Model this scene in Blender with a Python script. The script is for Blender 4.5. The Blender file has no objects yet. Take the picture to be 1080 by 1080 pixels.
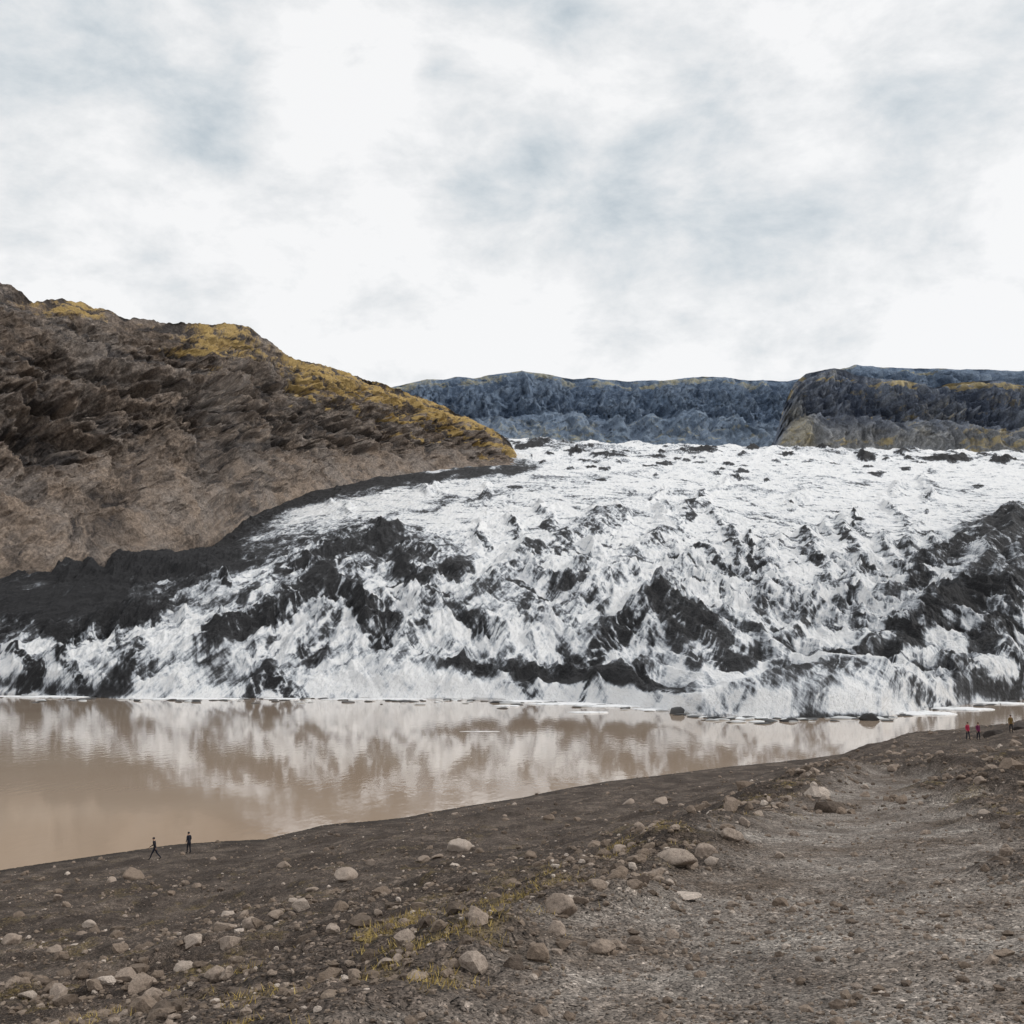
import bpy, math, numpy as np
from mathutils import Vector
rng=np.random.default_rng(7)
F=1158.0; TH=math.atan(150/1158.0); CZ=17.0
ct,st=math.cos(TH),math.sin(TH)
def uw(px,py):
    px=np.asarray(px,float);py=np.asarray(py,float)
    x=(px-540)/F;y=(540-py)/F
    den=ct-y*st
    return x/den,(st+y*ct)/den
# ---------------- noise
_p=np.random.default_rng(3).permutation(256);_p=np.concatenate([_p,_p])
_a=np.random.default_rng(4).random(256)*2*np.pi;_gx,_gy=np.cos(_a),np.sin(_a)
def gn(x,y,seed=0):
    x=np.asarray(x,float)+seed*17.31;y=np.asarray(y,float)+seed*7.77
    xi=np.floor(x).astype(np.int64);yi=np.floor(y).astype(np.int64)
    xf=x-xi;yf=y-yi
    def g(i,j,a,b):
        h=_p[((xi+i)&255)+_p[(yi+j)&255]]
        return _gx[h]*a+_gy[h]*b
    u=xf**3*(xf*(xf*6-15)+10);v=yf**3*(yf*(yf*6-15)+10)
    n0=g(0,0,xf,yf)*(1-u)+g(1,0,xf-1,yf)*u
    n1=g(0,1,xf,yf-1)*(1-u)+g(1,1,xf-1,yf-1)*u
    return (n0*(1-v)+n1*v)*1.5
def fbm(x,y,o=5,seed=0,gain=.5):
    s=0;a=1;f=1;t=0
    for i in range(o):
        s=s+a*gn(x*f,y*f,seed+i*3);t+=a;a*=gain;f*=2.03
    return s/t*1.5
def ridged(x,y,o=4,seed=0,gain=.5):
    s=0;a=1;f=1;t=0
    for i in range(o):
        n=1-np.abs(gn(x*f,y*f,seed+i*5))*1.7
        s=s+a*n*np.abs(n);t+=a;a*=gain;f*=2.07
    return s/t
def sst(a,b,x):
    t=np.clip((x-a)/(b-a),0,1);return t*t*(3-2*t)
def low(R,a,b):
    s=R.ravel()[::37];pa,pb=np.percentile(s,[a,b]);return sst(pa,pb,R)
def smin(a,b,k):
    h=np.clip(.5+.5*(b-a)/k,0,1);return b*(1-h)+a*h-k*h*(1-h)
# ---------------- mesh helpers
col=bpy.context.scene.collection
def mk(name,V,Fc,mat,smooth=True,attrs=None,parent=None):
    me=bpy.data.meshes.new(name);V=np.asarray(V,np.float32);Fc=np.asarray(Fc,np.int32)
    n=Fc.shape[1]
    me.vertices.add(len(V));me.vertices.foreach_set('co',V.ravel())
    me.loops.add(Fc.size);me.loops.foreach_set('vertex_index',Fc.ravel())
    me.polygons.add(len(Fc));me.polygons.foreach_set('loop_start',np.arange(0,Fc.size,n,dtype=np.int32))
    me.update(calc_edges=True)
    me.polygons.foreach_set('use_smooth',np.full(len(Fc),smooth))
    for k,a in (attrs or {}).items():
        at=me.attributes.new(k,'FLOAT','POINT');at.data.foreach_set('value',np.asarray(a,np.float32).ravel())
    me.materials.append(mat)
    ob=bpy.data.objects.new(name,me);col.objects.link(ob)
    if parent: ob.parent=parent
    return ob
def gridfaces(r,c):
    i=np.arange(r*c).reshape(r,c)
    return np.stack([i[:-1,:-1],i[:-1,1:],i[1:,1:],i[1:,:-1]],-1).reshape(-1,4)
# ---------------- material helper
class NT:
    def __init__(s,name):
        s.m=bpy.data.materials.new(name);s.m.use_nodes=True;s.t=s.m.node_tree;s.t.nodes.clear()
        s.out=s.n('ShaderNodeOutputMaterial');s.b=s.n('ShaderNodeBsdfPrincipled')
        s.l(s.b.outputs[0],s.out.inputs[0]);s.geo=s.n('ShaderNodeNewGeometry');s.pos=s.geo.outputs['Position']
        s.b.inputs['Roughness'].default_value=.9;s.b.inputs['Specular IOR Level'].default_value=.2
    def n(s,k):return s.t.nodes.new(k)
    def l(s,a,b):s.t.links.new(a,b)
    def setin(s,i,v):
        if isinstance(v,bpy.types.NodeSocket): s.l(v,i)
        else: i.default_value=v
    def noise(s,sc,det=6,rough=.6,vec=None,dist=0):
        k=s.n('ShaderNodeTexNoise');k.inputs['Scale'].default_value=sc;k.inputs['Detail'].default_value=det
        k.inputs['Roughness'].default_value=rough;k.inputs['Distortion'].default_value=dist
        s.l(vec or s.pos,k.inputs['Vector']);return k.outputs[0]
    def voro(s,sc,feat='F1',vec=None,out=0):
        k=s.n('ShaderNodeTexVoronoi');k.feature=feat;k.inputs['Scale'].default_value=sc
        s.l(vec or s.pos,k.inputs['Vector']);return k.outputs[out]
    def map(s,scale,rot=(0,0,0)):
        a=s.pos
        if any(rot):
            k=s.n('ShaderNodeMapping');k.inputs['Rotation'].default_value=rot;s.l(a,k.inputs[0]);a=k.outputs[0]
        k=s.n('ShaderNodeMapping');k.inputs['Scale'].default_value=scale
        s.l(a,k.inputs[0]);return k.outputs[0]
    def attr(s,name):
        k=s.n('ShaderNodeAttribute');k.attribute_name=name;return k.outputs['Fac']
    def math(s,op,a,b=0,c=None,clamp=False):
        k=s.n('ShaderNodeMath');k.operation=op;k.use_clamp=clamp
        s.setin(k.inputs[0],a);s.setin(k.inputs[1],b)
        if c is not None:s.setin(k.inputs[2],c)
        return k.outputs[0]
    def ramp(s,fac,stops):
        k=s.n('ShaderNodeValToRGB');e=k.color_ramp.elements
        while len(e)<len(stops):e.new(.5)
        for i,(p,c) in enumerate(stops):
            e[i].position=p;e[i].color=(c,c,c,1) if isinstance(c,(int,float)) else (*c,1)
        s.l(fac,k.inputs[0]);return k.outputs[0]
    def mix(s,f,a,b,mode='MIX'):
        k=s.n('ShaderNodeMix');k.data_type='RGBA';k.blend_type=mode
        s.setin(k.inputs[0],f)
        for i,v in ((6,a),(7,b)):
            if isinstance(v,tuple):v=(*v,1) if len(v)==3 else v
            s.setin(k.inputs[i],v)
        return k.outputs[2]
    def bump(s,h,dist,strength=1,prev=None):
        k=s.n('ShaderNodeBump');k.inputs['Distance'].default_value=dist;k.inputs['Strength'].default_value=strength
        s.l(h,k.inputs['Height'])
        if prev is not None:s.l(prev,k.inputs['Normal'])
        return k.outputs[0]
    def col(s,c):s.setin(s.b.inputs['Base Color'],(*c,1) if isinstance(c,tuple) else c)
    def nor(s,n):s.l(n,s.b.inputs['Normal'])
# ================= CAMERA
cd=bpy.data.cameras.new('camera');cam=bpy.data.objects.new('camera',cd);col.objects.link(cam)
cam.location=(0,0,CZ);cam.rotation_euler=(math.pi/2+TH,0,0)
cd.sensor_width=36;cd.lens=F/1080*36;cd.clip_end=30000;cd.clip_start=.1
bpy.context.scene.camera=cam
# ================= FOREGROUND TERRAIN
sh=[(-200,950),(0,928),(100,911),(190,897),(280,892),(340,876),(430,868),(550,845),(640,828),(720,818),(850,803),(950,790),(1080,772),(1300,765)]
SA=[];SD=[]
for px,py in sh:
    u,w=uw(px,py);d=-CZ/w;SA.append(math.atan(float(u)));SD.append(d*math.hypot(1,u))
SA=[-math.pi,-2.2,-1.6,-.8]+SA+[1.2,2.0,math.pi];SD=[3000,1500,80,75]+SD+[600,3000,3000]
EY=[-50,0,3,5.9,9,12.4,17.8,25,38,90,130,300];EX=[-1.8,-1.6,-1.4,-1.0,-.1,1.3,3.5,6.4,11.5,33,47,100]
RY=[-50,0,5,7.8,13.8,19.7,33,45,300];RX=[3,3,3.3,4.0,6.0,7.9,12.2,14,100]
def edgeX(Y):return np.interp(Y,EY,EX)+fbm(np.asarray(Y)/2.6,np.asarray(Y)*0+3.3,3,91)*.3
def pathmask(X,Y):
    w=fbm(X/2.2,Y/2.2,4,90)*1.0
    a=sst(-.4,1.0,X-edgeX(Y)+w*.6);b=sst(.7,-.5,X-np.interp(Y,RY,RX)+w)
    return a*b*sst(48,36,Y)
def terr(X,Y,fine=True):
    X=np.asarray(X,float);Y=np.asarray(Y,float)
    r=np.hypot(X,Y);a=np.arctan2(X,Y)
    D=np.interp(a,SA,SD)+fbm(X/14,Y/14,3,70)*.9+2.6
    bench=15.4-.066*Y
    e=edgeX(Y)-X
    drop=np.interp(e,[-200,-12,-5,-2,0,1.5,4,10,20,35,50,63,200],[-12,-1.5,-.3,0,.03,.28,1.05,2.9,4.7,5.9,6.6,7.6,14])
    drop=drop+sst(-.05,-.28,a)*sst(15,45,e)*1.7
    b=bench-drop
    pm=pathmask(X,Y)
    sc=sst(3,40,r)
    rough=(1-.8*pm)
    b=b+rough*(fbm(X/22,Y/22,4,60)*.75*sc+fbm(X/5,Y/5,4,61)*.34*sst(2,12,r))
    g=ridged(X/9+fbm(X/12,Y/12,2,5)*.8,Y/22,3,63)
    b=b-sst(2,10,e)*sst(.45,.95,g)*.5*sst(70,40,r)
    b=b+.9*np.exp(-(((X-50)/16)**2+((Y-118)/22)**2))
    b=b-.12*pm+.10*np.exp(-(e/.8)**2)*sst(48,30,Y)
    b=-smin(-b,-.55+0*b,.8)            # keep dry land up to the shoreline
    q=D-r;z=smin(b,q*.06+.02+np.where(q>0,(q/24)**2,q*.05),.5)+.10
    if fine:
        z=z+rough*(fbm(X/1.6,Y/1.6,5,64,.6)*.15+ridged(X/.7,Y/.7,3,68)*.04)*sst(-.5,6,q)+fbm(X/.25,Y/.25,3,65)*.012*(1+rough)
    return z
def polar(angs,rad):
    A,R=np.meshgrid(angs,rad);return R*np.sin(A),R*np.cos(A)
angs=np.concatenate([np.linspace(-math.pi,-.5,130)[:-1],np.linspace(-.5,.5,1000),np.linspace(.5,math.pi,130)[1:]])
rad=np.concatenate([[0.05,1,2,3],np.geomspace(3.5,60,560),np.geomspace(60.5,420,260),np.geomspace(450,9000,20)])
X,Y=polar(angs,rad);Z=terr(X,Y)
Z=np.where(np.hypot(X,Y)>430,np.minimum(Z,60),Z)
PM=pathmask(X,Y)
E=edgeX(Y)-X
def grassf(X,Y):
    e=edgeX(Y)-X
    n_=fbm(X/.8,Y/1.2,4,80)+.6*fbm(X/.35,Y/.35,3,81)
    near=sst(.18,.7,n_)*sst(-.7,.6,e)*sst(5.0,1.5,e)*sst(45,20,Y)*sst(2,4,Y)
    slope=.6*sst(.3,.75,fbm(X/2.5,Y/2.5,4,82)+.5*fbm(X/.6,Y/.6,2,83))*sst(120,40,Y)
    return np.maximum(near,slope)*(1-pathmask(X,Y))
gr=grassf(X,Y)
dk=sst(-.1,.45,fbm(X/6,Y/9,5,84))*(1-PM)
dk=np.maximum(dk,sst(.05,.45,fbm(X/1.3,Y/4,5,85))*PM*.55)
m=NT('ground_gravel')
pm=m.attr('path');ga=m.attr('grassy');wz=m.attr('dark');zz=m.n('ShaderNodeSeparateXYZ');m.l(m.pos,zz.inputs[0])
n1=m.noise(.5,6,.7);n2=m.noise(9,5,.7)
v0=m.voro(9,'F1',out=1);v1=m.voro(30,'F1',out=1);v2=m.voro(80,'F1',out=1);vd=m.voro(30)
base=m.ramp(n1,[(.34,(.058,.045,.036)),(.5,(.112,.087,.071)),(.66,(.20,.160,.130))])
pathc=m.ramp(n1,[(.36,(.150,.117,.092)),(.5,(.245,.210,.182)),(.62,(.35,.315,.28))])
c=m.mix(pm,base,pathc)
c=m.mix(m.math('MULTIPLY',wz,.65),c,(.052,.038,.030))
c=m.mix(m.math('MULTIPLY',m.math('SUBTRACT',1.,pm),.7),c,m.ramp(v0,[(0,.45),(.5,.85),(.8,1.15),(1,2.4)]),'MULTIPLY')
c=m.mix(.85,c,m.ramp(v1,[(0,.4),(.45,.8),(.8,1.2),(1,2.5)]),'MULTIPLY')
c=m.mix(.6,c,m.ramp(v2,[(0,.5),(.5,.9),(1,1.9)]),'MULTIPLY')
c=m.mix(1,c,m.ramp(n2,[(.25,.5),(.5,1.05),(.75,1.7)]),'MULTIPLY')
gcol=m.ramp(n2,[(.3,(.16,.115,.04)),(.6,(.34,.25,.085)),(.8,(.46,.35,.14))])
gf=m.math('MULTIPLY',ga,m.ramp(n2,[(.40,0.),(.58,1.)]),clamp=True)
c=m.mix(m.math('MULTIPLY',gf,.65),c,gcol)
wet=m.ramp(zz.outputs[2],[(.0,.35),(.45,1.)])
c=m.mix(1,c,wet,'MULTIPLY')
m.col(c)
h=m.math('ADD',m.math('MULTIPLY',vd,-1),m.math('MULTIPLY',n2,1.2))
nb=m.bump(h,.035,1);nb=m.bump(m.noise(1.7,5,.72),.3,.9,nb)
m.nor(nb)
mk('ground',np.stack([X,Y,Z],-1).reshape(-1,3),gridfaces(*X.shape)[:,::-1],m.m,True,{'path':PM,'grassy':gr,'dark':dk})
del X,Y,Z
dd=np.geomspace(3,260,2500)
def hit(px,py):
    u,w=uw(px,py);u=float(u);w=float(w)
    t=np.maximum(terr(u*dd,dd,False),0.05);k=np.argmax(CZ+w*dd<t)
    d=dd[k] if k>0 else 150.
    return u*d,d,max(0.0,float(terr(u*d,d)))
# ================= WATER
w_=NT('muddy_water');b=w_.b
b.inputs['Roughness'].default_value=.045;b.inputs['IOR'].default_value=1.33;b.inputs['Specular IOR Level'].default_value=.5
big=w_.noise(.02,2,.5)
w_.col(w_.ramp(big,[(.35,(.41,.305,.22)),(.65,(.47,.37,.28))]))
mp=w_.map((1,.35,1))
hh=w_.noise(.7,3,.55,mp);pt=w_.ramp(w_.noise(.013,2,.5),[(.42,.2),(.62,1.)])
w_.nor(w_.bump(w_.math('MULTIPLY',hh,pt),.08,.5))
S=6000
mk('lake_water',[(-S,-S,0),(S,-S,0),(S,S,0),(-S,S,0)],[(0,1,2,3)],w_.m,False)
# ================= GLACIER
FRx=[-600,-200,0,140,330,500,640,700,740,830,930,990,1030,1080,1300,1700]
FRy=[730,731,733,737,736,738,742,749,756,758,756,747,742,738,733,731]
TPx=[-600,300,560,700,850,1000,1080,1700];TPy=[463,464,465,470,474,478,478,479]
Gs=np.array([-.03,0,.06,.13,.32,.5,.68,.87,1.0]);Gd=np.array([.97,1,1.03,1.08,1.3,1.75,2.6,4.1,6.3])
def frontd(px):
    py=np.interp(px,FRx,FRy);u,w=uw(px,py);return -CZ/w
sg=np.linspace(-.03,1,600);gg=np.exp(np.interp(sg,Gs,np.log(Gd)))
ker=np.hanning(61);ker/=ker.sum();gg2=np.convolve(np.pad(gg,30,mode='edge'),ker,'valid')
gg=np.where(sg<.08,gg,gg2)
def gl_d(px,py):
    f=np.interp(px,FRx,FRy);t=np.interp(px,TPx,TPy)
    s=(f-py)/(f-t)
    fd=frontd(px); base=420.
    k=np.interp(s,sg,gg)
    return fd*k*(1-sst(0,.6,s))+base*k*sst(0,.6,s),s
lb=([-700,-300,0,80,150,225,262,330,400,480,545,556],[650,632,613,607,594,576,545,518,503,495,491,490])
pxs=np.concatenate([np.linspace(-560,-20,200)[:-1],np.linspace(-20,1100,1350),np.linspace(1100,1640,200)[1:]])
ss=np.concatenate([np.linspace(-.02,0,5)[:-1],np.linspace(0,1,640)])
PX,SS=np.meshgrid(pxs,ss)
f=np.interp(PX,FRx,FRy)+fbm(PX/45,PX*0,4,33)*3.5;t=np.interp(PX,TPx,TPy)
PY=f-SS*(f-t)
D,_=gl_d(PX,PY)
U,W=uw(PX,PY)
X=U*D;Y=D;Z=CZ+W*D
Z=np.where(SS<0,-2,np.where(SS<.02,np.maximum(Z,0),Z))
V_=Z+.05*Y
wx=fbm(X/60,V_/45,4,11);wy=fbm(X/60,V_/45,4,12)
fx=fbm(X/14,V_/14,3,15);fy=fbm(X/14,V_/14,3,16)
QX=PX+wx*18;QY=PY+wy*10
def rot_(cx,cy,rx,ry,ang,qx=None,qy=None):
    a=math.radians(ang);dx=(QX if qx is None else qx)-cx;dy=(QY if qy is None else qy)-cy
    return (dx*math.cos(a)+dy*math.sin(a))/rx,(-dx*math.sin(a)+dy*math.cos(a))/ry
def blob(cx,cy,rx,ry,ang=0):
    xx,yy=rot_(cx,cy,rx,ry,ang);return np.exp(-(xx*xx+yy*yy))
m2px=D/F
H=np.zeros_like(X);A=np.zeros_like(X)
HS=np.zeros_like(X)
spurs=[(402,574,300,600,20,26,1.1,.4),(412,574,478,596,20,24,1.1,.3),(408,574,445,614,17,22,.7,.1),(402,574,360,617,15,20,.7,.1),
 (337,628,225,678,24,26,1.1,.1),(343,628,400,660,26,24,1.2,.5),(343,631,330,686,20,20,.8,.4),(275,660,210,694,13,18,.8,.1),(378,662,402,686,15,15,1.3,.7),(430,600,470,640,12,18,.6,.1),
 (698,644,610,696,24,23,1.0,.0),(704,644,784,688,28,26,1.2,.2),(702,646,684,694,20,18,.2,.1),(747,656,775,692,17,16,1.0,.2),(655,612,560,657,16,18,.3,.0),(706,646,735,692,20,16,.7,.1),
 (650,546,560,582,13,15,.5,0),(560,582,480,642,16,19,.3,0),(610,605,600,622,13,11,.9,.4),(520,612,600,662,14,17,.3,0),(500,652,560,702,14,15,.4,0),(450,642,400,717,18,20,.35,0),(560,602,640,642,14,15,.3,0),
 (1075,554,985,594,20,20,1.1,.2),(1075,564,1000,647,24,26,.9,.1),(1090,592,1040,670,24,24,1.15,.3),(985,602,930,642,16,17,.5,0),(1000,642,900,692,18,19,.5,0),(1040,674,1075,707,15,15,1.1,.3),(960,674,945,694,10,10,1.0,.3),(1060,622,960,662,15,18,.6,.0),
 (890,558,925,612,13,12,.7,.1),(850,568,880,622,12,11,.6,.1),(930,574,960,622,12,11,.7,.1),(810,584,845,652,13,13,.5,.1),(770,564,800,622,10,11,.45,0),(860,642,820,702,15,15,.4,0),(900,622,930,692,14,15,.5,0),(800,662,840,722,14,15,.4,0),(905,602,880,652,13,13,.5,.1),(960,582,985,642,13,13,.6,.1),
 (230,693,60,725,14,18,.15,0),(200,674,20,704,12,15,.1,.2),(285,712,250,737,15,16,1.2,.3),(285,712,315,737,13,13,1.2,.4),(145,693,130,713,11,9,1.0,.4),(40,716,20,731,6,9,.9,.5),(120,602,260,584,10,16,1.0,.8),(0,644,120,618,10,18,1.0,.9),(180,642,60,670,11,15,.7,.5),
 (860,720,720,753,13,17,.3,0),(870,716,1000,743,13,17,.4,0),(870,719,860,753,9,13,.2,0),(480,703,600,715,7,12,1.1,.3),(600,709,720,725,8,10,1.1,.2),(1000,702,1070,736,12,13,.4,0),(700,562,640,602,10,13,.3,0),(740,532,690,562,8,10,.4,0)]
r4=np.random.default_rng(31)
for i in range(120):
    cx=r4.uniform(-10,1090);cy=r4.uniform(505,726)
    if cx<330 and cy<590: continue
    sgn=r4.choice([-1,1],p=[.42,.58]);a=math.radians(r4.uniform(25,68));L=r4.uniform(12,46)*(1 if cy>560 else .6);sc_=(.5+.5*min(1,max(0,(cy-500)/80)))
    spurs.append((cx,cy,cx+sgn*math.cos(a)*L,cy+math.sin(a)*L,r4.uniform(5,13)*sc_,r4.uniform(6,12)*sc_,r4.choice([.0,.15,.4,.95],p=[.34,.3,.2,.16]),0.))
for i,(x0,y0,x1,y1,h_,w,an,af) in enumerate(spurs):
    L=math.hypot(x1-x0,y1-y0);ux,uy=(x1-x0)/L,(y1-y0)/L
    msk=(PX>min(x0,x1)-w*2.2-25)&(PX<max(x0,x1)+w*2.2+25)&(PY>min(y0,y1)-w*2-20)&(PY<max(y0,y1)+w*2+20)
    rr,cc=np.where(msk.any(1))[0],np.where(msk.any(0))[0]
    if len(rr)==0: continue
    sl_=(slice(rr[0],rr[-1]+1),slice(cc[0],cc[-1]+1))
    qx=PX[sl_]+wx[sl_]*12+fx[sl_]*5;qy=PY[sl_]+wy[sl_]*7+fy[sl_]*3.5
    dx=qx-x0;dy=qy-y0;a_=np.clip(dx*ux+dy*uy,0,L);ex=dx-a_*ux;ey=dy-a_*uy;dist=np.hypot(ex,ey)/w
    tt=a_/L;prof=(1-.65*tt)
    rib=ridged(a_/9+dist*1.3+i*3.1,dist*1.1+i,3,300+i,.55)
    T=np.clip(1-dist,0,1)
    Hn=T*(h_*prof)*m2px[sl_]*(1+.25*(rib-.4)*np.clip(dist*2.5,0,1))
    HS[sl_]=np.maximum(HS[sl_],Hn)+.12*np.minimum(HS[sl_],Hn)
    near=sst(-.15,.15,ey/w)
    A[sl_]+=(an*near+af*(1-near))*sst(0,.5,T)*(.2+1.15*sst(.72,.1,rib))
H+=HS
for cx,cy,rx,ry,h_,an in [(120,700,200,16,12,-7),(870,738,140,20,20,0),(590,725,110,10,6,0),(440,705,90,20,8,0),(1040,715,60,14,8,0),(700,665,100,32,5,0),(350,650,100,36,6,0),(1060,610,100,50,8,0)]:
    H+=blob(cx,cy,rx,ry,an)*h_*m2px
r3=np.random.default_rng(21)
cones=[(740,476,18,3,7,1.6),(915,485,12,3.5,8,1.8),(795,474,9,2.5,4,1.5),(640,482,20,2.5,4,1.2),(560,472,14,3,4,1.2),(870,474,12,2.5,4,1.3),(1000,486,30,2.5,4,1.3),(700,490,9,2,2,1.2),(610,478,12,2,4,1.2),(1060,488,16,2.5,4,1.4),(830,482,8,2,3,1.4)]
for i in range(80):
    cx=r3.uniform(540,1100);cy=r3.uniform(469,478)+r3.exponential(13)+(cx-540)*.012
    cones.append((cx,cy,r3.uniform(2,10),r3.uniform(1.,2.2),r3.uniform(1,3.),r3.uniform(.5,1.2)))
for cx,cy,rx,ry,h_,as_ in cones:
    xx,yy=rot_(cx,cy,rx,ry,0,PX+wx*6+fx*4,PY+fy*1.5);T=np.clip(1-np.sqrt(xx*xx+yy*yy),0,1)
    H+=T*h_*m2px;A+=as_*sst(0,.4,T)
amp=sst(-.005,.10,SS)
H*=sst(-.005,.05,SS)
far=sst(1900,600,D);mid=sst(.72,.45,SS);mid2=sst(1.0,.5,SS)
lobe=1-.7*blob(860,738,140,24)-.5*blob(110,700,190,18,-7)
amp2=amp*lobe
ser=blob(850,580,210,75)
rgh=.32+.75*sst(-.25,.4,fbm(X/90,V_/50,3,25))+.6*ser
R1=ridged((X+wx*25)/85,(V_+wy*14)/34,4,21)
R2=ridged((X+.75*V_+wx*14)/26,(V_-.3*X+wy*9)/48,4,22)
R3=ridged((X-.9*V_+wy*12)/13,(V_+.3*X)/42,4,23,.6)
R4=ridged((X+.5*V_)/7,V_/9,3,26,.6)
H+=amp2*(R1-.4)*9*(.3+.7*mid)
HR=amp2*rgh*((R2-.4)*7.0*(.28+.72*mid)+(R3-.4)*3.5*(.3+.7*mid)*far)
H+=HR+amp*(R4-.4)*1.6*rgh*(.4+.6*far)
H+=sst(.84,1,SS)*ridged(X/110,Y/200,4,30)*13
Z2=Z+H
Z2=np.where(SS<=0,np.minimum(Z2,-.5),Z2)
X2=X+amp2*(R2-.4)*1.5*mid
# ---- ash map, plus painted shade on one side of the ridges
for cx,cy,rx,ry,s_,an in [(150,610,170,17,1.3,-13),(50,644,150,18,1.4,-3),(30,668,90,6,.9,-8),(190,562,66,12,1.2,0),(340,632,60,24,.15,0),(408,578,66,16,.4,0),
   (250,712,50,9,.5,0),(590,714,120,7,1.6,3),(665,718,60,6,1.3,0),(650,667,60,6,.5,-30),(520,640,110,45,.10,0),(755,665,40,16,.3,20),
   (1055,560,50,22,.5,-10),(1078,615,45,45,.35,0),(985,600,50,6,.5,30),(1000,640,70,7,.5,-20),(950,683,14,5,1.3,0),(870,690,70,5,.4,10),(1060,690,40,26,.15,0),
   (330,522,90,7,.75,-16),(480,498,90,4,.85,-5),(420,510,60,4,.7,-6),(240,545,60,8,1.0,-20),(740,475,22,3,.8,0),(1000,483,90,2,.7,2),(680,484,40,2.5,.6,0),(600,473,60,3,.6,3),(560,468,30,3,.8,0),(860,473,50,2.5,.7,0),
   (815,762,120,3,1.0,0),(60,727,90,4,.7,0),(1000,722,60,5,.5,20),(870,735,110,14,.14,0),(120,708,190,16,.10,0),(450,690,80,24,.10,0),(1060,735,50,6,.5,0),(720,520,140,2.5,.4,-3),(480,530,90,3,.5,-10),(800,545,90,2.5,.4,5),(600,505,100,2,.35,-4),(920,510,120,2,.35,4),(640,548,60,3,.4,-8)]:
    A+=blob(cx,cy,rx,ry,an)*s_
A*=.5+.8*sst(-.45,.45,fbm(X/22,V_/22,6,41,.6))
lbp=np.interp(PX,*lb)
A+=1.15*np.exp(-(((PY-lbp)-5-fbm(X/40,V_/40,3,47)*6)/(4+7*sst(480,150,PX)))**2)*sst(575,540,PX)
A+=low(R2,19,3)*.60*(.25+.75*mid2)*np.clip(rgh,0,1.2)*lobe
A+=low(R3,14,2)*.42*(.25+.75*mid2)*far*lobe*np.clip(rgh,.2,1.2)
A+=low(R1,8,1)*.25*mid*lobe
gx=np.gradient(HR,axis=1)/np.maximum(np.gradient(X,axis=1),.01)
A+=sst(.5,1.6,gx)*.25*mid2  # left-facing ridge sides darkened: painted shading on top of the real cover
A+=sst(.18,.6,fbm((X+.8*V_)/45,(V_-.4*X)/11,6,43))*.28*(.3+.7*mid)
A+=sst(.15,.7,fbm(X/40,V_/6,6,44,.6))*.45*(1-mid)
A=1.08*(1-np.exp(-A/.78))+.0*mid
lx,ly,lz=X2[-1],Y[-1],Z2[-1]
X2=np.vstack([X2,lx*1.08,lx*1.5]);Yg=np.vstack([Y,ly*1.08,ly*1.5]);Z2=np.vstack([Z2,lz*1.02,lz*.9]);A=np.vstack([A,A[-1],A[-1]])
g=NT('glacier_ice')
aa=g.attr('ash_shade')
nn=g.noise(.16,7,.72,g.map((1,.2,1)))
s1=g.noise(.40,5,.72,g.map((1,.10,.14),(0,math.radians(-32),0)))
s2=g.noise(.5,5,.72,g.map((1,.10,.13),(0,math.radians(35),0)))
s=g.math('ADD',aa,g.math('MULTIPLY',g.math('SUBTRACT',nn,.5),1.0))
s=g.math('ADD',s,g.math('MULTIPLY',g.math('SUBTRACT',s1,.5),1.15))
s=g.math('ADD',s,g.math('MULTIPLY',g.math('SUBTRACT',s2,.5),.95))
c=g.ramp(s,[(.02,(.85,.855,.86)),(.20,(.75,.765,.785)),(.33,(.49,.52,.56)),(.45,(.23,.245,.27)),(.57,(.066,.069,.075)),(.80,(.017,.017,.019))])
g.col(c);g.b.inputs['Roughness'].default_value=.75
nb=g.bump(nn,3.2,1.);g.nor(g.bump(s1,1.7,.9,nb))
mk('glacier',np.stack([X2,Yg,Z2],-1).reshape(-1,3),gridfaces(*X2.shape),g.m,True,{'ash_shade':A})
# ================= MOUNTAINS
def rockmat(name,cols,grass,scale=1.0,gthr=(.45,.6),yk=1.,con=1.,grey=(.15,.145,.145)):
    k=NT(name);mp=k.map((1,yk,1));n=k.noise(.014*scale,7,.68,mp);n2=k.noise(.09*scale,6,.7,mp);n3=k.noise(.45*scale,5,.7,mp)
    f=k.math('ADD',k.math('MULTIPLY',n,.5),k.math('MULTIPLY',n2,.5))
    c=k.ramp(f,[(.38,cols[0]),(.48,cols[1]),(.6,cols[2])])
    c=k.mix(k.attr('talus'),c,cols[4])
    c=k.mix(k.ramp(n,[(.46,0.),(.6,.6)]),c,grey)
    ca=k.attr('cliff')
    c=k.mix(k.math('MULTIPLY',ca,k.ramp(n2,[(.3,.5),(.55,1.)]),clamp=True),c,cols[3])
    c=k.mix(con,c,k.ramp(n3,[(.28,.5),(.5,1.),(.72,1.7)]),'MULTIPLY')
    ga=k.attr('grassy');gf=k.math('ADD',ga,k.math('MULTIPLY',k.math('SUBTRACT',n2,.5),1.5))
    c=k.mix(k.ramp(gf,[(gthr[0],0.),(gthr[1],.9)]),c,k.mix(n3,grass[0],grass[1]))
    k.col(c)
    nb=k.bump(n2,6/scale*con,1.);k.nor(k.bump(n3,1.8/scale*con,.9,nb));return k.m
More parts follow.
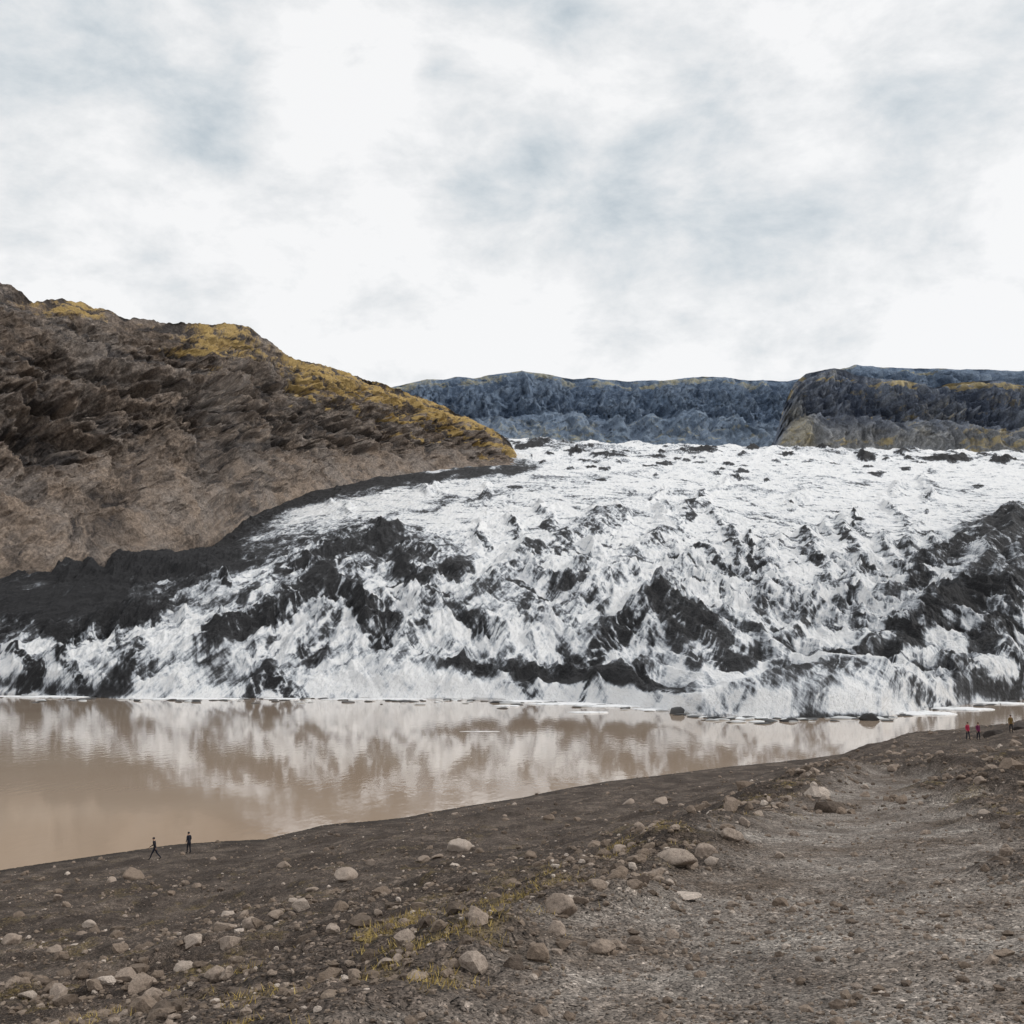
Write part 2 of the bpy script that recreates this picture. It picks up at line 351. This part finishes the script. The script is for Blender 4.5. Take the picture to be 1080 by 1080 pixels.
def wall(name,x0,x1,nc,nr,basec,ridgec,dbf,dtf,mat,noisef,nvec,back=.35,under=-.15):
    px=np.linspace(x0,x1,nc);t=np.linspace(under,1,nr)
    bp=np.interp(px,*basec);rp=np.interp(px,*ridgec)
    ub,wb=uw(px,bp);ur,wr=uw(px,rp);db=dbf(px,bp);dt=np.maximum(dtf(px),db+60)
    B=np.stack([ub*db,db,CZ+wb*db],-1);R=np.stack([ur*dt,dt,CZ+wr*dt],-1)
    T=t[:,None,None]
    P=B[None]*(1-T)+R[None]*T
    T2=np.broadcast_to(t[:,None],P.shape[:2]);PXX=np.broadcast_to(px[None],P.shape[:2])
    dz,dn,at=noisef(P[...,0],P[...,1],T2,PXX,R[None,:,2]-B[None,:,2])
    P=P.copy();P[...,2]+=dz;P+=dn[...,None]*np.array(nvec)
    L=P[-1];rows=[P]
    for k,fz in ((.06,.985),(.2,.93),(.6,.6),(1.,.0)):
        q=L.copy();q[:,0]*=1+k*back;q[:,1]*=1+k*back;q[:,2]=L[:,2]*fz;rows.append(q[None])
        for a in at: at[a]=np.vstack([at[a],at[a][-1:]])
    P=np.concatenate(rows,0)
    return mk(name,P.reshape(-1,3),gridfaces(P.shape[0],P.shape[1]),mat,True,at)
lr=([-700,-400,-200,-60,0,15,35,60,85,130,160,185,200,262,285,310,340,380,420,470,500,520,538,548,556],
    [250,240,262,280,298,303,316,316,319,334,337,343,341,344,361,377,385,398,411,430,443,452,466,485,492])
def lnoise(X,Y,T,PXX,dh):
    s=(X*1.0+Y*.22);h=T*dh
    env=np.sin(np.clip(T,0,1)*math.pi)**.55
    k=np.minimum(1,dh/130)
    w1=fbm(s/110,h/90,4,51)
    big=ridged((s+.9*h+w1*40)/130,(h-.3*s)/190,4,53)
    gul=ridged((s+.8*h+w1*26)/42,(h-.45*s)/80,5,52,.58)
    loc=ridged((s-.4*h)/15,(h)/18,5,60,.6)
    hm=sst(.25,.48,T+w1*.18+.12*sst(250,350,PXX))
    stc=h+w1*18+s*.30
    ter=np.mod(stc,44)/44;step=(sst(0,.22,ter)-ter)
    st2=np.mod(stc*1.07+13,15)/15;step2=(sst(0,.25,st2)-st2)
    brk=sst(-.35,.25,fbm(s/50,h/25,4,61))
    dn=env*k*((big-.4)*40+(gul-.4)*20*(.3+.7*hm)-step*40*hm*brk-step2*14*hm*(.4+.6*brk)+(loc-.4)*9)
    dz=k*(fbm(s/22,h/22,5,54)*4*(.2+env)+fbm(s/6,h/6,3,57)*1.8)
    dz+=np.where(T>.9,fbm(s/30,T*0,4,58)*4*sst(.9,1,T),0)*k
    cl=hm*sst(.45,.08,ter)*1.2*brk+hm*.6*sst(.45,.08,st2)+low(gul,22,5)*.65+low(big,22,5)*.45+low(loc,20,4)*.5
    tal=(1-hm)*.55*sst(-.3,.3,fbm((s+.8*h)/30,(h-.4*s)/60,5,66))+.45*sst(.1,.6,fbm((s+.8*h)/40,(h-.5*s)/18,5,67))
    gn_=fbm((s+.3*h)/50,(h+.35*s)/13,5,56,.6)
    gpatch=(1.15*np.exp(-((PXX-80)/46)**2)*sst(.88,.955,T)+1.2*np.exp(-((PXX-235)/52)**2)*sst(.70,.90,T+gn_*.06)+1.15*sst(280,325,PXX)*sst(.55,.90,T+.2*gn_)+.8*sst(370,440,PXX)*sst(.05,.5,T)*sst(-.15,.35,gn_))
    gra=np.clip(gpatch,0,1.15)*(1-.6*np.clip(cl,0,1))+.35*sst(.1,.6,gn_)*hm
    return dz,dn,{'cliff':np.clip(cl,0,1)*.9,'grassy':gra*.74,'talus':np.clip(tal,0,1)}
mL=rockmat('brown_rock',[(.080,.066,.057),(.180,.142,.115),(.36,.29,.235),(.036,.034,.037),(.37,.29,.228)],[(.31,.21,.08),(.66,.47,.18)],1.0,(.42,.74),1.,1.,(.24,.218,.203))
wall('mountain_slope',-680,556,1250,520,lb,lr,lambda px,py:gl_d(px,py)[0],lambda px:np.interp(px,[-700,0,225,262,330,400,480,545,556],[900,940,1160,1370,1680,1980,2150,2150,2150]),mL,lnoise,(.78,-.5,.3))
def fnoise(seed,dk):
    def f(X,Y,T,PXX,dh):
        env=np.sin(np.clip(T,0,1)*math.pi)**.5
        h=T*dh
        w1=fbm(X/400,h/200,4,seed)
        gul=ridged((X+w1*90)/150,h/500,5,seed+1,.6)
        fin=ridged((X+.15*h+w1*20)/30,h/110,4,seed+9,.6)
        up=sst(.34,.50,T+.10*w1)
        st=h/dh*9+w1*.8+X*.0007;ter=np.mod(st,1);step=sst(0,.2,ter)-ter
        dz=fbm(X/120,h/120,5,seed+2)*dh*.022*(.5+env)
        dn=env*((gul-.4)*140+(fin-.4)*38*(.3+.7*up)-step*70*up)+ (up-T)*(-60)*env
        cl=up*sst(1.0,.88,T)*(.22+.5*low(gul,50,10))+low(fin,35,5)*.6*up+sst(.45,.08,ter)*.7*up+low(gul,25,3)*.5
        gn_=fbm(X/200,h/35,5,seed+4,.6)
        gra=sst(-.05,.4,gn_+dk*np.clip((PXX-900)/260,-1.2,1))*(.5+.3*sst(.5,.2,T)+.6*sst(.86,.95,T))
        tal=sst(.45,.1,T)*.4+.35*sst(.1,.6,fbm(X/120,h/60,4,seed+7))+(.9*np.exp(-((PXX-838)/14)**2)*sst(.95,.6,T) if dk>0 else 0)
        return dz,dn,{'cliff':np.clip(cl,0,1)*.85,'grassy':np.clip(gra,0,1)*.68,'talus':np.clip(tal,0,1)}
    return f
mF=rockmat('hazed_distant_rock',[(.110,.155,.225),(.155,.208,.285),(.22,.275,.35),(.080,.118,.185),(.20,.25,.315)],[(.30,.29,.22),(.42,.39,.27)],.3,(.48,.78),1.,.75,(.18,.23,.305))  # aerial haze painted in: rock colours shifted to pale blue
mR=rockmat('hazed_escarpment_rock',[(.135,.160,.215),(.19,.215,.265),(.29,.30,.31),(.088,.115,.172),(.35,.325,.26)],[(.40,.33,.18),(.58,.47,.26)],.35,(.38,.66),1.,.8,(.20,.235,.295))  # blue-grey cast is painted distance haze; the ochre is the rock's own
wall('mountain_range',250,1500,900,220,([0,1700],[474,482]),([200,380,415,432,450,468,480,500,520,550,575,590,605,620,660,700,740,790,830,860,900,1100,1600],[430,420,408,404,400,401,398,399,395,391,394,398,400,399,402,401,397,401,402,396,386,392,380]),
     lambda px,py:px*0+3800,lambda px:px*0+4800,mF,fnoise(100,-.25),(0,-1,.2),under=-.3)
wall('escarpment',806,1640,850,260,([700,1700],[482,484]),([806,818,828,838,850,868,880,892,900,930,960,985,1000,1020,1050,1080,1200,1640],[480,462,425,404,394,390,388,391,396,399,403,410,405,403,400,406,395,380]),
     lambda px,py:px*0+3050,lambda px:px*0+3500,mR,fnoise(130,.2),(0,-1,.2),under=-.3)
# ================= ROCKS
import bmesh
def ico(sub):
    bm=bmesh.new();bmesh.ops.create_icosphere(bm,subdivisions=sub,radius=1)
    V=np.array([v.co[:] for v in bm.verts]);Fc=np.array([[v.index for v in f.verts] for f in bm.faces]);bm.free();return V,Fc
def rockshape(V,r,np_=14,rough=.06):
    N=r.normal(size=(np_,3));N/=np.linalg.norm(N,axis=1)[:,None];h=r.uniform(.5,1.0,np_)
    d=V@N.T;q=np.where(d>.05,h/np.maximum(d,.05),9);R=np.minimum(q.min(1),1.3)
    R=R*(1+rough*fbm(V[:,0]*2+r.random()*50,V[:,1]*2+V[:,2]*1.7,3,int(r.integers(50))))
    return V*R[:,None]*np.array([1,r.uniform(.65,.95),r.uniform(.5,.8)])
def rockM(name,c0,c1):
    k=NT(name);n=k.noise(7,6,.7);n2=k.noise(30,4,.7);tt=k.attr('tint')
    c=k.mix(n,c0,c1);c=k.mix(1,c,k.ramp(n2,[(.3,.6),(.5,1.),(.7,1.3)]),'MULTIPLY')
    c=k.mix(1,c,k.ramp(tt,[(0,(.30,.28,.27)),(.5,(.80,.74,.68)),(.85,(1.25,1.22,1.2)),(1,(1.8,1.85,1.9))]),'MULTIPLY')
    k.col(c);nb=k.bump(n,.05,.9);k.nor(k.bump(n2,.015,.8,nb));return k.m
rm=rockM('stone',(.15,.12,.098),(.38,.32,.27))
V4,F4=ico(4)
rocks=[(205,998,24),(237,978,18),(262,980,20),(291,972,17),(240,965,14),(362,928,26),(142,927,22),(118,930,13),(485,896,22),(697,847,16),(663,848,13),(716,912,36),(742,900,24),(770,888,22),(768,878,18),(627,893,20),
 (690,925,22),(652,932,30),(628,940,20),(588,966,34),(610,956,18),(445,909,14),(460,906,12),(579,865,12),(500,975,24),(375,1025,22),(14,995,24),(95,977,13),(820,905,11),(380,970,12),(330,940,12),(300,915,12),(560,905,14),(540,935,16),(520,955,14),
 (420,1005,16),(345,1065,20),(300,1050,16),(265,1063,22),(60,950,12),(180,945,12),(905,812,10),(935,806,9),(845,816,10),(560,1000,12),(975,880,12),(1005,850,10),(1040,862,12),(1060,900,14),(1035,830,12),(1062,812,12),(480,860,8),
 (730,915,18),(752,908,15),(705,935,15),(670,945,16),(785,870,14),(800,862,12),(870,845,10),(400,1040,14),(440,1030,12),(30,1050,16),(120,1040,14)]
for i,(px,py,wd) in enumerate(rocks):
    x,y,z=hit(px,py);sz=wd/F*y*.5
    V=rockshape(V4,rng,9,.10)*sz;a=rng.random()*6.28;R=np.array([[math.cos(a),-math.sin(a),0],[math.sin(a),math.cos(a),0],[0,0,1]])
    V=V@R.T;V+=np.array([x,y,z+sz*.15])
    tn=rng.uniform(.45,.95)
    mk('rock',V,F4,rm,True,{'tint':np.full(len(V),tn)})
x,y,z=hit(722,948);V=rockshape(V4,rng,16,.05)*.18;V[:,2]*=.25;V+=np.array([x,y,z+.02]);mk('flat_stone',V,F4,rm,True,{'tint':np.full(len(V),1.)})
dkm=rockM('dark_stone',(.05,.045,.045),(.11,.10,.095))
hx0,hy0,hz0=hit(1022,781);DG=hy0
def onray(px,d):
    u,_=uw(px,780);u=float(u);return u*d,d,max(0.,float(terr(u*d,d)))
for px,sx,dd_ in [(1050,1.2,4),(1076,1.5,5)]:
    x,y,z=onray(px,DG+dd_);V=rockshape(V4,rng,10,.1)*np.array([sx,1.,1.1])*DG/127;V+=np.array([x,y,z+.2]);mk('boulder',V,F4,dkm,True,{'tint':np.full(len(V),.6)})
def scatter(name,n,sub,dmin,dmax,smin,smax,pw,seed,pathkeep=.15,umax=.56,umin=None):
    r=np.random.default_rng(seed);Vb,Fb=ico(sub);prot=[rockshape(Vb,r,10,.08) for _ in range(24)]
    d=np.exp(r.uniform(math.log(dmin),math.log(dmax),n));u=r.uniform(-umax,umax,n);x=u*d;y=d
    pmk=pathmask(x,y);keep=(r.random(n)>pmk*(1-pathkeep))
    cl=fbm(x/4,y/4,4,77);keep&=(r.random(n)<.32+.9*sst(-.2,.45,cl))
    x=x[keep];y=y[keep];z=terr(x,y);k2=z>.1;x,y,z=x[k2],y[k2],z[k2];n=len(x)
    s=smin*(1-r.random(n))**(-1/pw);s=np.minimum(s,smax)
    a=r.random(n)*6.28;pi=r.integers(0,24,n);P=np.array(prot)[pi]*s[:,None,None]
    c_,s_=np.cos(a)[:,None],np.sin(a)[:,None]
    XX=P[...,0]*c_-P[...,1]*s_+x[:,None];YY=P[...,0]*s_+P[...,1]*c_+y[:,None];ZZ=P[...,2]+z[:,None]+s[:,None]*.12
    nv=len(Vb);Fa=(Fb[None]+(np.arange(n)*nv)[:,None,None]).reshape(-1,3)
    tn=np.clip(r.beta(2,2.8,n)+.03,0,.9);tn=np.where(r.random(n)<.04,1.,tn);tn=np.repeat(tn,nv)
    mk(name,np.stack([XX,YY,ZZ],-1).reshape(-1,3),Fa,rm,False,{'tint':tn})
scatter('gravel',80000,1,4,60,.008,.05,2.1,1,.4)
scatter('pebbles',30000,2,7,80,.018,.11,2.2,2,.03)
scatter('stones',18000,2,22,240,.055,.32,2.3,3,.3)
# ================= GRASS
def grassobj():
    r=np.random.default_rng(5);n=200000
    d=np.exp(r.uniform(math.log(5),math.log(60),n));u=r.uniform(-.5,.5,n);x=u*d;y=d
    k=r.random(n)<grassf(x,y)*1.0;x,y=x[k],y[k];n=len(x);z=terr(x,y)
    h=r.uniform(.02,.07,n);a=r.random(n)*6.28;w=.004
    b1=np.stack([x+np.cos(a)*w,y+np.sin(a)*w,z-.01],-1);b2=np.stack([x-np.cos(a)*w,y-np.sin(a)*w,z-.01],-1)
    t=np.stack([x+r.normal(0,.03,n),y+r.normal(0,.03,n),z+h],-1)
    V=np.stack([b1,b2,t],1).reshape(-1,3);k=NT('dry_grass');k.col(k.ramp(k.noise(14,4,.6),[(.35,(.22,.16,.055)),(.55,(.50,.37,.12)),(.7,(.62,.49,.2))]))
    mk('grass',V,np.arange(3*n).reshape(-1,3),k.m,False)
grassobj()
# ================= FLOATING ICE
im=NT('floe_ice');n=im.noise(.5,5,.7);im.col(im.ramp(n,[(.3,(.45,.46,.47)),(.5,(.8,.81,.82))]));im.nor(im.bump(n,.5,.6))
def wpos(px,py):
    u,w=uw(px,py);d=-CZ/float(w);return float(u)*d,d
def floe(px,py,rxp,ry_m,h=.35,name='ice_floe'):
    x,y=wpos(px,py);rx=rxp/F*y;n=40;a=np.linspace(0,2*np.pi,n,endpoint=False)
    rr=1+.5*fbm(np.cos(a)*1.5+px,np.sin(a)*1.5,4,9)
    rings=[(1.0,-.2),(1.0,h*.5),(.93,h),(.5,h*1.15),(.02,h*1.2)]
    V=[];
    for k,zz_ in rings:
        V.append(np.stack([x+np.cos(a)*rx*rr*k,y+np.sin(a)*ry_m*rr*k,np.full(n,zz_)],-1))
    V=np.concatenate(V);Fc=[]
    for i in range(len(rings)-1):
        for j in range(n):Fc.append((i*n+j,i*n+(j+1)%n,(i+1)*n+(j+1)%n,(i+1)*n+j))
    return mk(name,V,Fc,im.m,True)
for q in [(600,743,38,9),(655,745,30,10),(560,740,30,8),(505,771.5,18,.7,.06),(690,749,20,6),(70,735,80,7),(200,737.5,50,6),(300,737.5,20,4),(400,738,50,5),(970,753,36,8),(1010,748,30,9),(1050,742,30,8),(535,745,14,3),(620,752,18,3)]:
    floe(*q)
bm_=NT('brash_ice');bm_.col(bm_.mix(bm_.attr('tint'),(.03,.03,.032),(.8,.82,.83)))
def brash():
    r=np.random.default_rng(12);Vb,Fb=ico(2);Vs=[];Fs=[];ts=[];o=0
    for i in range(300):
        px=r.uniform(-50,1100);py=np.interp(px,FRx,FRy)+abs(r.normal(0,2.2))+.5
        x,y=wpos(px,py);s=r.uniform(.4,1.3)*(1.8 if r.random()<.06 else 1)
        V=rockshape(Vb,r,10,.1)*s*np.array([1.8,1,.5])+np.array([x,y,0.1]);Vs.append(V);Fs.append(Fb+o);o+=len(V)
        ts.append(np.full(len(V),r.uniform(.5,1) if r.random()<.5 else 0.1))
    mk('brash_ice',np.concatenate(Vs),np.concatenate(Fs),bm_.m,True,{'tint':np.concatenate(ts)})
brash()
for px,py,w1,hh_,tn in [(832,761,20,2.2,.02),(918,760,15,2.6,.03),(585,742,8,1.5,.2),(715,753,12,2.,.1),(760,759,20,1.6,.03)]:
    x,y=wpos(px,py);rx=w1/F*y*.7;V=rockshape(V4,rng,14,.15)*np.array([rx,rx*.6,hh_])+np.array([x,y,0]);mk('iceberg',V,F4,bm_.m,True,{'tint':np.full(len(V),tn)})
# ================= PEOPLE
def simple(name,c,r=.8):
    k=NT(name);k.col(k.mix(k.noise(25,2,.6),tuple(v*.75 for v in c),tuple(min(1,v*1.2) for v in c)));k.b.inputs['Roughness'].default_value=r;return k.m
skin=simple('skin',(.45,.28,.2),.5);boots=simple('boots',(.02,.018,.016));hairm=simple('hair',(.05,.03,.02))
def person(pos,face,jacket,trouser,stride=.0,lean=0.,hat=None,hgt=1.75,armbend=.0):
    x,y,z=pos
    J={};E_=[];R_={}
    def j(n,p,r,par=None,lab=None):
        J[n]=p;R_[n]=r
        if par:E_.append((par,n,lab))
    S_=stride
    j('pel',(0,0,.95),(.15,.115));j('wai',(0,.01+lean*.1,1.10),(.14,.105),'pel','j');j('che',(0,.02+lean*.25,1.30),(.175,.125),'wai','j')
    j('nkb',(0,.015+lean*.4,1.46),(.085,.075),'che','j');j('nk',(0,.03+lean*.5,1.53),(.055,.055),'nkb','s');j('hd',(0,.05+lean*.55,1.62),(.085,.098),'nk','s')
    j('ht',(0,.04+lean*.58,1.71),(.075,.09),'hd','s')
    fingers=[]
    for sd in (-1,1):
        k='L' if sd<0 else 'R';f=sd*S_
        sy=.01+lean*.38
        j('sh'+k,(sd*.17,sy,1.42),(.07,.07),'nkb','j')
        ex=(sd*.235,sy-.03+f*.28,1.15);j('el'+k,ex,(.052,.052),'sh'+k,'j')
        wx_=(sd*.25,sy+.05+f*.62+armbend*.15,.92+abs(f)*.05+armbend*.15);j('wr'+k,wx_,(.036,.036),'el'+k,'j')
        hx=(sd*.245,wx_[1]+.02+f*.06,wx_[2]-.09);j('ha'+k,hx,(.038,.024),'wr'+k,'s')
        for q in range(4):
            fingers.append([(hx[0],hx[1]-.03+q*.02,hx[2]-.02),(hx[0]-sd*.004,hx[1]-.03+q*.021,hx[2]-.06-.006*(q in(1,2))),(hx[0]-sd*.02,hx[1]-.025+q*.02,hx[2]-.09-.008*(q in(1,2)))])
        fingers.append([(hx[0],hx[1]+.025,hx[2]+.02),(hx[0]-sd*.015,hx[1]+.05,hx[2]-.01),(hx[0]-sd*.02,hx[1]+.055,hx[2]-.04)])
        g_=-f
        j('hp'+k,(sd*.09,0,.88),(.105,.11),'pel','t')
        kn=(sd*.10,g_*.34+.03,.50+abs(g_)*.02);j('kn'+k,kn,(.066,.066),'hp'+k,'t')
        ay=g_*.72 if g_>0 else g_*.95;an=(sd*.10,ay,.09+(.07*abs(g_)*2 if g_<0 else 0));j('an'+k,an,(.048,.048),'kn'+k,'t')
        j('to'+k,(sd*.11,ay+.17,.04),(.04,.032),'an'+k,'b')
    names=list(J);me=bpy.data.meshes.new('b');me.from_pydata([J[n] for n in names],[(names.index(a),names.index(b_)) for a,b_,_ in E_],[])
    ob=bpy.data.objects.new('b',me);col.objects.link(ob)
    sk=ob.modifiers.new('s','SKIN');sk.use_smooth_shade=True;su=ob.modifiers.new('u','SUBSURF');su.levels=2;su.render_levels=2
    for i,n in enumerate(names):
        v=me.skin_vertices[0].data[i];v.radius=R_[n];v.use_root=(n=='pel')
    def bake(o):
        dg=bpy.context.evaluated_depsgraph_get();e=o.evaluated_get(dg);m_=bpy.data.meshes.new_from_object(e);bpy.data.objects.remove(o);return m_
    bme=bake(ob)
    lab={'j':0,'t':1,'s':2,'b':3}
    segs=[(Vector(J[a]),Vector(J[b_]),l) for a,b_,l in E_]
    for p in bme.polygons:
        c=p.center;best=9;bl='j'
        for a,b_,l in segs:
            t=max(0,min(1,(c-a).dot(b_-a)/max((b_-a).length_squared,1e-6)));dd_=(c-(a+(b_-a)*t)).length
            if dd_<best:best=dd_;bl=l
        if bl=='t' and c.z>.86:bl='j'
        if bl=='j' and c.z>1.5:bl='s'
        p.material_index=lab[bl];p.use_smooth=True
    mats=[simple('jacket',jacket),simple('trousers',trouser),skin,boots,hat or hairm,simple('eyes',(.02,.02,.02),.3)]
    bm=bmesh.new();bm.from_mesh(bme)
    for ch in fingers:
        fm=bpy.data.meshes.new('f');fm.from_pydata(ch,[(0,1),(1,2)],[]);fo=bpy.data.objects.new('f',fm);col.objects.link(fo);fo.modifiers.new('s','SKIN');u_=fo.modifiers.new('u','SUBSURF');u_.levels=1
        for i,v in enumerate(fm.skin_vertices[0].data):v.radius=(.0095-.001*i,)*2;v.use_root=(i==0)
        fb=bake(fo)
        for p in fb.polygons:p.material_index=2
        bm.from_mesh(fb)
    hx,hy,hz=J['hd']
    def ball(c,s,mi):
        q=bmesh.ops.create_icosphere(bm,subdivisions=2,radius=1)['verts']
        fs=set()
        for v in q:
            v.co=Vector((v.co.x*s[0]+c[0],v.co.y*s[1]+c[1],v.co.z*s[2]+c[2]));fs.update(v.link_faces)
        for f_ in fs:f_.material_index=mi;f_.smooth=True
    ball((hx,hy+.095,hz),(.014,.02,.022),2)
    for sd in(-1,1):
        ball((hx+sd*.032,hy+.082,hz+.028),(.012,.01,.009),5);ball((hx+sd*.083,hy,hz+.005),(.014,.022,.032),2)
    ball((hx,hy+.083,hz-.045),(.026,.01,.007),5)
    ball((hx,hy-.018,hz+.06),(.092,.108,.095),4)
    fmh=bpy.data.meshes.new('person');bm.to_mesh(fmh);bm.free()
    for mm in mats:fmh.materials.append(mm)
    o=bpy.data.objects.new('person',fmh);col.objects.link(o)
    o.location=(x,y,z-.01);o.rotation_euler=(0,0,face);o.scale=(hgt/1.78,)*3
    return o
L90=math.radians(90)
hat=simple('hat',(.03,.03,.035))
person(hit(163,907),L90,(.02,.02,.025),(.018,.02,.03),.5,.18,hat,armbend=.2,hgt=1.78)
person(hit(199,900),L90*.6,(.018,.02,.03),(.02,.02,.025),.12,.1,hat,armbend=.3,hgt=1.78)
k_=max(.8,min(1.1,DG/127))*1.08
person(onray(1021,DG),L90*2.2,(.38,.03,.07),(.03,.03,.04),.15,hgt=1.7*k_)
person(onray(1032,DG+1),-L90*1.8,(.16,.03,.08),(.02,.02,.03),.1,hgt=1.7*k_)
person(onray(1067,DG-1),L90*2,(.17,.11,.04),(.03,.03,.03),.1,hgt=1.7*k_)
# ================= WORLD / LIGHT
EL,AZ=math.radians(38),math.radians(85)
wd=bpy.data.worlds.new('World');bpy.context.scene.world=wd;wd.use_nodes=True;t=wd.node_tree;t.nodes.clear()
N=lambda k:t.nodes.new(k)
out=N('ShaderNodeOutputWorld');sky=N('ShaderNodeTexSky');sky.sky_type='NISHITA';sky.sun_disc=False;sky.sun_elevation=EL;sky.sun_rotation=AZ
b1=N('ShaderNodeBackground');b1.inputs[1].default_value=.1;t.links.new(sky.outputs[0],b1.inputs[0])
tc=N('ShaderNodeTexCoord')
def wnoise(sc,scale3,det=8,rough=.55,dist=0,loc=(0,0,0)):
    mpp=N('ShaderNodeMapping');mpp.inputs['Scale'].default_value=scale3;mpp.inputs['Location'].default_value=loc;t.links.new(tc.outputs['Generated'],mpp.inputs[0])
    k=N('ShaderNodeTexNoise');k.inputs['Scale'].default_value=sc;k.inputs['Detail'].default_value=det;k.inputs['Roughness'].default_value=rough;k.inputs['Distortion'].default_value=dist
    t.links.new(mpp.outputs[0],k.inputs['Vector']);return k.outputs[0]
def M(op,a,b=0,clamp=False):
    k=N('ShaderNodeMath');k.operation=op;k.use_clamp=clamp
    for i,v in ((0,a),(1,b)):
        if isinstance(v,(int,float)):k.inputs[i].default_value=v
        else:t.links.new(v,k.inputs[i])
    return k.outputs[0]
na=wnoise(3.2,(1,1,1.5),4,.55,.2,(1.3,.4,.2));nb_=wnoise(8.5,(1,1,1.8),6,.62,.15)
v=M('ADD',M('MULTIPLY',na,.45),M('MULTIPLY',nb_,.55))
for px,py,rad_,s_ in [(150,75,.10,.14),(250,60,.08,.13),(60,90,.08,.12),(375,65,.05,.13),(460,75,.05,.14),(560,175,.08,.14),(490,175,.08,.09),(720,240,.14,.14),(640,210,.09,.09),(600,10,.05,.10),(215,150,.06,.12),(250,170,.05,.09),(1060,50,.11,.12),(860,330,.12,.08),(400,160,.05,.06),(1000,150,.08,.05)]:
    u,w=uw(px,py);dv=Vector((float(u),1,float(w))).normalized()
    vm=N('ShaderNodeVectorMath');vm.operation='DISTANCE'
    t.links.new(tc.outputs['Generated'],vm.inputs[0]);vm.inputs[1].default_value=dv
    g_=M('SUBTRACT',1.,M('DIVIDE',vm.outputs['Value'],rad_*1.35),True)
    v=M('SUBTRACT',v,M('MULTIPLY',M('MULTIPLY',g_,g_),s_*1.2))
rp=N('ShaderNodeValToRGB');e=rp.color_ramp.elements;e.new(.5);e.new(.5)
for i,(p,c) in enumerate([(.27,(.52,.59,.64)),(.36,(.70,.745,.775)),(.43,(.845,.86,.87)),(.50,(.98,.98,.98))]):e[i].position=p;e[i].color=(*c,1)
t.links.new(v,rp.inputs[0])
b2=N('ShaderNodeBackground');b2.inputs[1].default_value=1.0;t.links.new(rp.outputs[0],b2.inputs[0])
mx=N('ShaderNodeMixShader');mx.inputs[0].default_value=.93
t.links.new(b1.outputs[0],mx.inputs[1]);t.links.new(b2.outputs[0],mx.inputs[2]);t.links.new(mx.outputs[0],out.inputs[0])
sl=bpy.data.lights.new('sun','SUN');sl.energy=1.5;sl.angle=math.radians(10);sl.color=(1,.96,.9)
so=bpy.data.objects.new('sun',sl);col.objects.link(so)
sv=Vector((math.sin(AZ)*math.cos(EL),math.cos(AZ)*math.cos(EL),math.sin(EL)))
so.rotation_euler=(sv).to_track_quat('Z','Y').to_euler();so.location=(0,0,200)
sc=bpy.context.scene;sc.view_settings.view_transform='Standard';sc.view_settings.look='None';sc.view_settings.exposure=0
